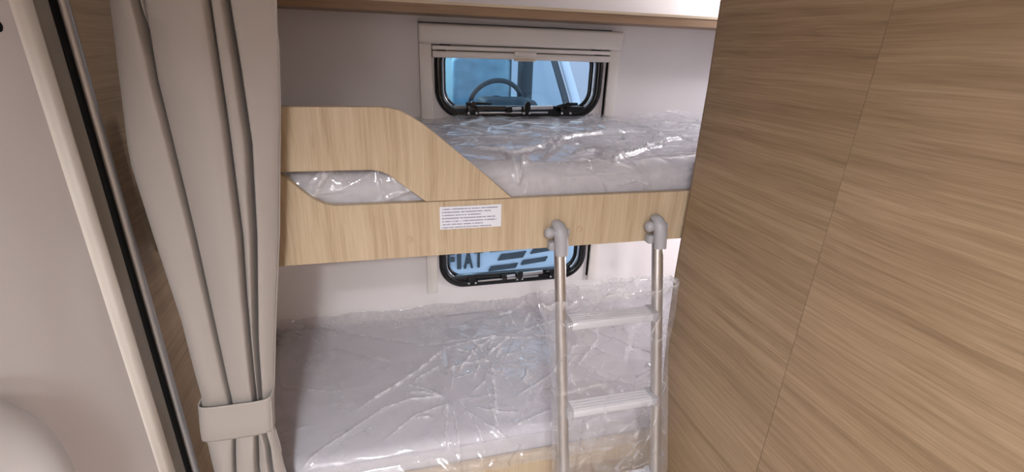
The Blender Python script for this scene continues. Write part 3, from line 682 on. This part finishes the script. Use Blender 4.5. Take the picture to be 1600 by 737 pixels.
# ================================================================== lamps
def ceiling_lamp(x, y, watts, label):
    t = empty('ceiling_lamp', (x, y, ZC))
    lathe('lamp_ring', [(0.095, ZC-0.001), (0.095, ZC-0.018), (0.088, ZC-0.024), (0.080, ZC-0.020)], M['alu'], t, 40, 'z', (x, y, 0))
    lathe('lamp_diffuser', [(0.078, ZC-0.021), (0.07, ZC-0.027), (0.03, ZC-0.030)], M['lamp'], t, 40, 'z', (x, y, 0))
    settle(t); tag(t, label, 'lamp')
    area_light('ceiling_lamp_light', (x, y, ZC-0.034), 0.13, watts, (0.955, 0.97, 1.0), spread=152)
ceiling_lamp(-0.21, -0.50, LAMP_CEIL, 'round ceiling lamp just behind the viewer')
ceiling_lamp(-0.12, -1.00, LAMP_BACK, 'round ceiling lamp farther back in the living area')
def reading_lamp(y, z, watts, color, label):
    t = empty('reading_lamp', (1.36, y, z))
    lathe('lamp_base', [(0.03, XE-0.001), (0.03, XE-0.015)], M['alu'], t, 24, 'x', (0, y, z))
    tube('lamp_arm', [(XE-0.012, y, z), (1.41, y, z+0.01), (1.375, y, z)], 0.006, M['alu'], t)
    lathe('lamp_shade', [(0.02, z+0.03), (0.035, z), (0.038, z-0.03), (0.036, z-0.032)], M['alu'], t, 28, 'z', (1.37, y, 0))
    lathe('lamp_bulb', [(0.030, z-0.0325), (0.028, z-0.037), (0.012, z-0.040)], M['lamp2'], t, 28, 'z', (1.37, y, 0))
    settle(t); tag(t, label, 'lamp')
    d = bpy.data.lights.new('reading_lamp_light', 'POINT'); d.energy = watts; d.color = color; d.shadow_soft_size = 0.035
    o = bpy.data.objects.new('reading_lamp_light', d); COL.objects.link(o); o.location = (1.35, y, z-0.085)
reading_lamp(1.40, 1.80, LAMP_READ, (0.93, 0.94, 1.0), 'small reading lamp above the right end of the shelf')
reading_lamp(1.22, 0.90, LAMP_LOW, (0.98, 0.96, 1.0), 'small reading lamp at the right end of the lower bunk')

# ================================================================== outside: the van parked behind the windows
tag(box('ground', -6, 8, D+0.1, 14, -0.62, -0.55, M['floor']), 'grey hall floor outside', kind='structure')
tag(box('wall_hall', -6, 8, 9.0, 9.1, -0.55, 4.0, M['bright']), 'pale hall wall outside', kind='structure')
vn = empty('parked_van', (0.45, 2.5, -0.55))
def poly_obj(name, verts, faces, m, parent, thick=0.0):
    me = bpy.data.meshes.new(name); me.from_pydata(verts, [], faces); me.update()
    o = link(name, me, m, parent)
    if thick:
        s = o.modifiers.new('thickness', 'SOLIDIFY'); s.thickness = thick; s.offset = -1
    return o
def ribbon(name, prof, x0, x1, m, thick, nx=10, bow=0.0):
    """panel lofted across the van from a side profile (y, z); bow pushes the flanks back"""
    xs = np.linspace(x0, x1, nx); xc = (x0+x1)/2
    Xg, _ = np.meshgrid(xs, np.arange(len(prof)), indexing='xy')
    Yg = np.array([[p[0]+bow*((x-xc)/(x1-x0)*2)**2 for x in xs] for p in prof]); Zg = np.array([[p[1] for x in xs] for p in prof])
    o = grid(name, Xg, Yg, Zg, m, vn)
    s = o.modifiers.new('thickness', 'SOLIDIFY'); s.thickness = thick; s.offset = 0
    return o
VX0, VX1 = -0.62, 1.30
ribbon('bumper', [(2.60, -0.30), (2.47, -0.24), (2.45, -0.05), (2.47, 0.13), (2.55, 0.18)], VX0, VX1, M['dark_trim'], 0.02, bow=0.18)
ribbon('grille_surround', [(2.52, 0.16), (2.505, 0.20), (2.50, 0.36), (2.515, 0.44)], VX0, VX1, M['white_paint'], 0.02, bow=0.18)
ribbon('bonnet', [(2.515, 0.44), (2.54, 0.56), (2.62, 0.74), (2.76, 0.92), (2.93, 1.05)], VX0, VX1, M['white_paint'], 0.012, bow=0.16)
ribbon('windscreen', [(2.94, 1.06), (3.20, 1.32), (3.46, 1.58), (3.72, 1.84)], -0.50, 1.165, M['screen'], 0.004, bow=0.10)
def bowy(x): return 0.18*((x-0.34)/0.96)**2
def slot(x0, x1, z0, z1, sl_):
    bm = bmesh.new(); vs_ = []
    for y in (2.483, 2.505):
        for a, b in ((x0, z0), (x1, z0), (x1+sl_, z1), (x0+sl_, z1)):
            vs_.append(bm.verts.new((a, y+bowy(a), b)))
    for f in ((0, 1, 2, 3), (4, 5, 6, 7), (0, 1, 5, 4), (1, 2, 6, 5), (2, 3, 7, 6), (3, 0, 4, 7)): bm.faces.new([vs_[i] for i in f])
    return bm_obj('grille_slot', bm, M['dark_trim'], vn)
slot(0.585, 0.745, 0.285, 0.322, 0.022); slot(0.795, 0.98, 0.300, 0.335, 0.022); slot(0.535, 0.70, 0.345, 0.380, 0.022)
slot(0.53, 0.70, 0.222, 0.250, 0.015); slot(0.735, 0.90, 0.235, 0.262, 0.015); slot(0.10, 0.24, 0.285, 0.32, 0.02)
# maker's lettering on the grille
for ch, x, wdt in (('F', 0.284, 0.056), ('I', 0.341, 0.036), ('A', 0.380, 0.067), ('T', 0.441, 0.066)):
    fc = bpy.data.curves.new('glyph', 'FONT'); fc.body = ch; fc.size = 0.155; fc.extrude = 0.006; fc.offset = 0.006
    fo = bpy.data.objects.new('glyph', fc); COL.objects.link(fo)
    dg = bpy.context.evaluated_depsgraph_get(); dg.update(); me = bpy.data.meshes.new_from_object(fo.evaluated_get(dg))
    bpy.data.objects.remove(fo); bpy.data.curves.remove(fc)
    xs_ = [v.co.x for v in me.vertices]; mn, mxx = min(xs_), max(xs_)
    sc = (wdt-0.012)/(mxx-mn) if ch != 'I' else 0.024/(mxx-mn)
    for v in me.vertices:
        a, b, c = v.co; xx = x+(a-mn)*sc
        v.co = (xx, 2.486+bowy(xx)-c, 0.262+b)
    me.materials.clear(); o = link('letter', me, M['dark_trim'], vn)
# pillars, scuttle, cabin
tube('windscreen_pillar', [(1.205, 2.90, 1.03), (1.20, 3.02, 1.17), (1.195, 3.30, 1.43), (1.18, 3.75, 1.86)], [0.035, 0.030, 0.030, 0.03], M['white_paint'], vn, 12)
tube('windscreen_pillar', [(-0.545, 2.90, 1.03), (-0.54, 3.02, 1.17), (-0.535, 3.30, 1.43), (-0.52, 3.75, 1.86)], 0.03, M['white_paint'], vn, 12)
tube('pillar_trim', [(1.145, 2.95, 1.06), (1.14, 3.06, 1.18), (1.135, 3.34, 1.43), (1.12, 3.78, 1.84)], 0.022, M['dark_trim'], vn, 10)
box('roof', -0.58, 1.24, 3.70, 5.2, 1.84, 1.90, M['white_paint'], vn, 0.02)
box('dashboard', -0.52, 1.14, 2.98, 3.36, 0.80, 1.055, M['dash'], vn, 0.04, 3)
box('instrument_hood', 0.585, 0.975, 3.04, 3.34, 1.02, 1.150, M['dash'], vn, 0.055, 4)
sw = empty('steering_wheel', (0.77, 3.46, 1.075)); sw.parent = vn
ringp = [(0.19*math.cos(a), 0.19*math.sin(a)) for a in np.linspace(0, 2*PI, 48, endpoint=False)]
rimo = ring_tube('wheel_rim', ringp, 0, 0.017, M['dash'], sw, 10)
hubo = lathe('wheel_hub', [(0.07, -0.02), (0.075, 0.0), (0.06, 0.03)], M['dash'], sw, 24, 'y')
spo = box('wheel_spoke', -0.18, 0.18, -0.008, 0.010, -0.025, 0.022, M['dash'], sw, 0.006)
sw.rotation_euler = (math.radians(24), 0, 0)
for sx, lean in ((0.20, 0.0), (0.78, 0.0)):
    bm = bmesh.new(); add_box(bm, sx-0.24, sx+0.24, 4.02, 4.18, 0.75, 1.40, 0.06, 4)
    add_box(bm, sx-0.13, sx+0.13, 4.05, 4.14, 1.42, 1.62, 0.04, 3)
    add_box(bm, sx-0.25, sx+0.25, 3.55, 4.10, 0.62, 0.78, 0.05, 3)
    s = bm_obj('cab_seat', bm, M['seatc'], vn, True); shade(s, 60)
lathe('cab_fill_disc', [(0.07, 1.839), (0.07, 1.825), (0.05, 1.818)], M['lamp'], vn, 24, 'z', (0.34, 4.30, 0))  # invented glowing disc, added to brighten the van interior
area_light('cab_fill_light', (0.34, 4.30, 1.81), 0.12, 13.0, (0.88, 0.95, 1.0))  # fill light added inside the cab
box('bulkhead', -0.58, 1.24, 5.0, 5.04, -0.1, 1.84, M['door_in'], vn)
box('cabin_floor', -0.58, 1.24, 3.0, 5.0, -0.12, -0.08, M['dash'], vn)
box('cabin_side', -0.58, -0.54, 3.05, 5.0, -0.1, 1.05, M['cabin'], vn)
box('door_lining', 1.19, 1.24, 3.05, 5.0, -0.1, 1.03, M['door_in'], vn)
box('door_pillar', 1.13, 1.22, 4.05, 4.25, 1.0, 1.85, M['dash'], vn, 0.02)
box('cabin_curtain', 0.86, 1.10, 4.3, 4.42, 0.7, 1.84, M['cabin'], vn, 0.03)
box('door_pillar', -0.58, -0.48, 4.05, 4.25, 1.0, 1.85, M['dash'], vn, 0.02)
mi = box('side_mirror', 1.33, 1.50, 2.98, 3.06, 1.02, 1.26, M['dark_trim'], vn, 0.03, 3)
tube('mirror_arm', [(1.22, 3.08, 1.02), (1.30, 3.04, 1.05), (1.36, 3.03, 1.08)], 0.02, M['dark_trim'], mi)
settle(vn)
sw.matrix_parent_inverse = Matrix.Translation(vn.location).inverted()
tag(vn, 'white van with blue tinted windscreen parked outside the windows', 'van')
bpy.context.view_layer.update()
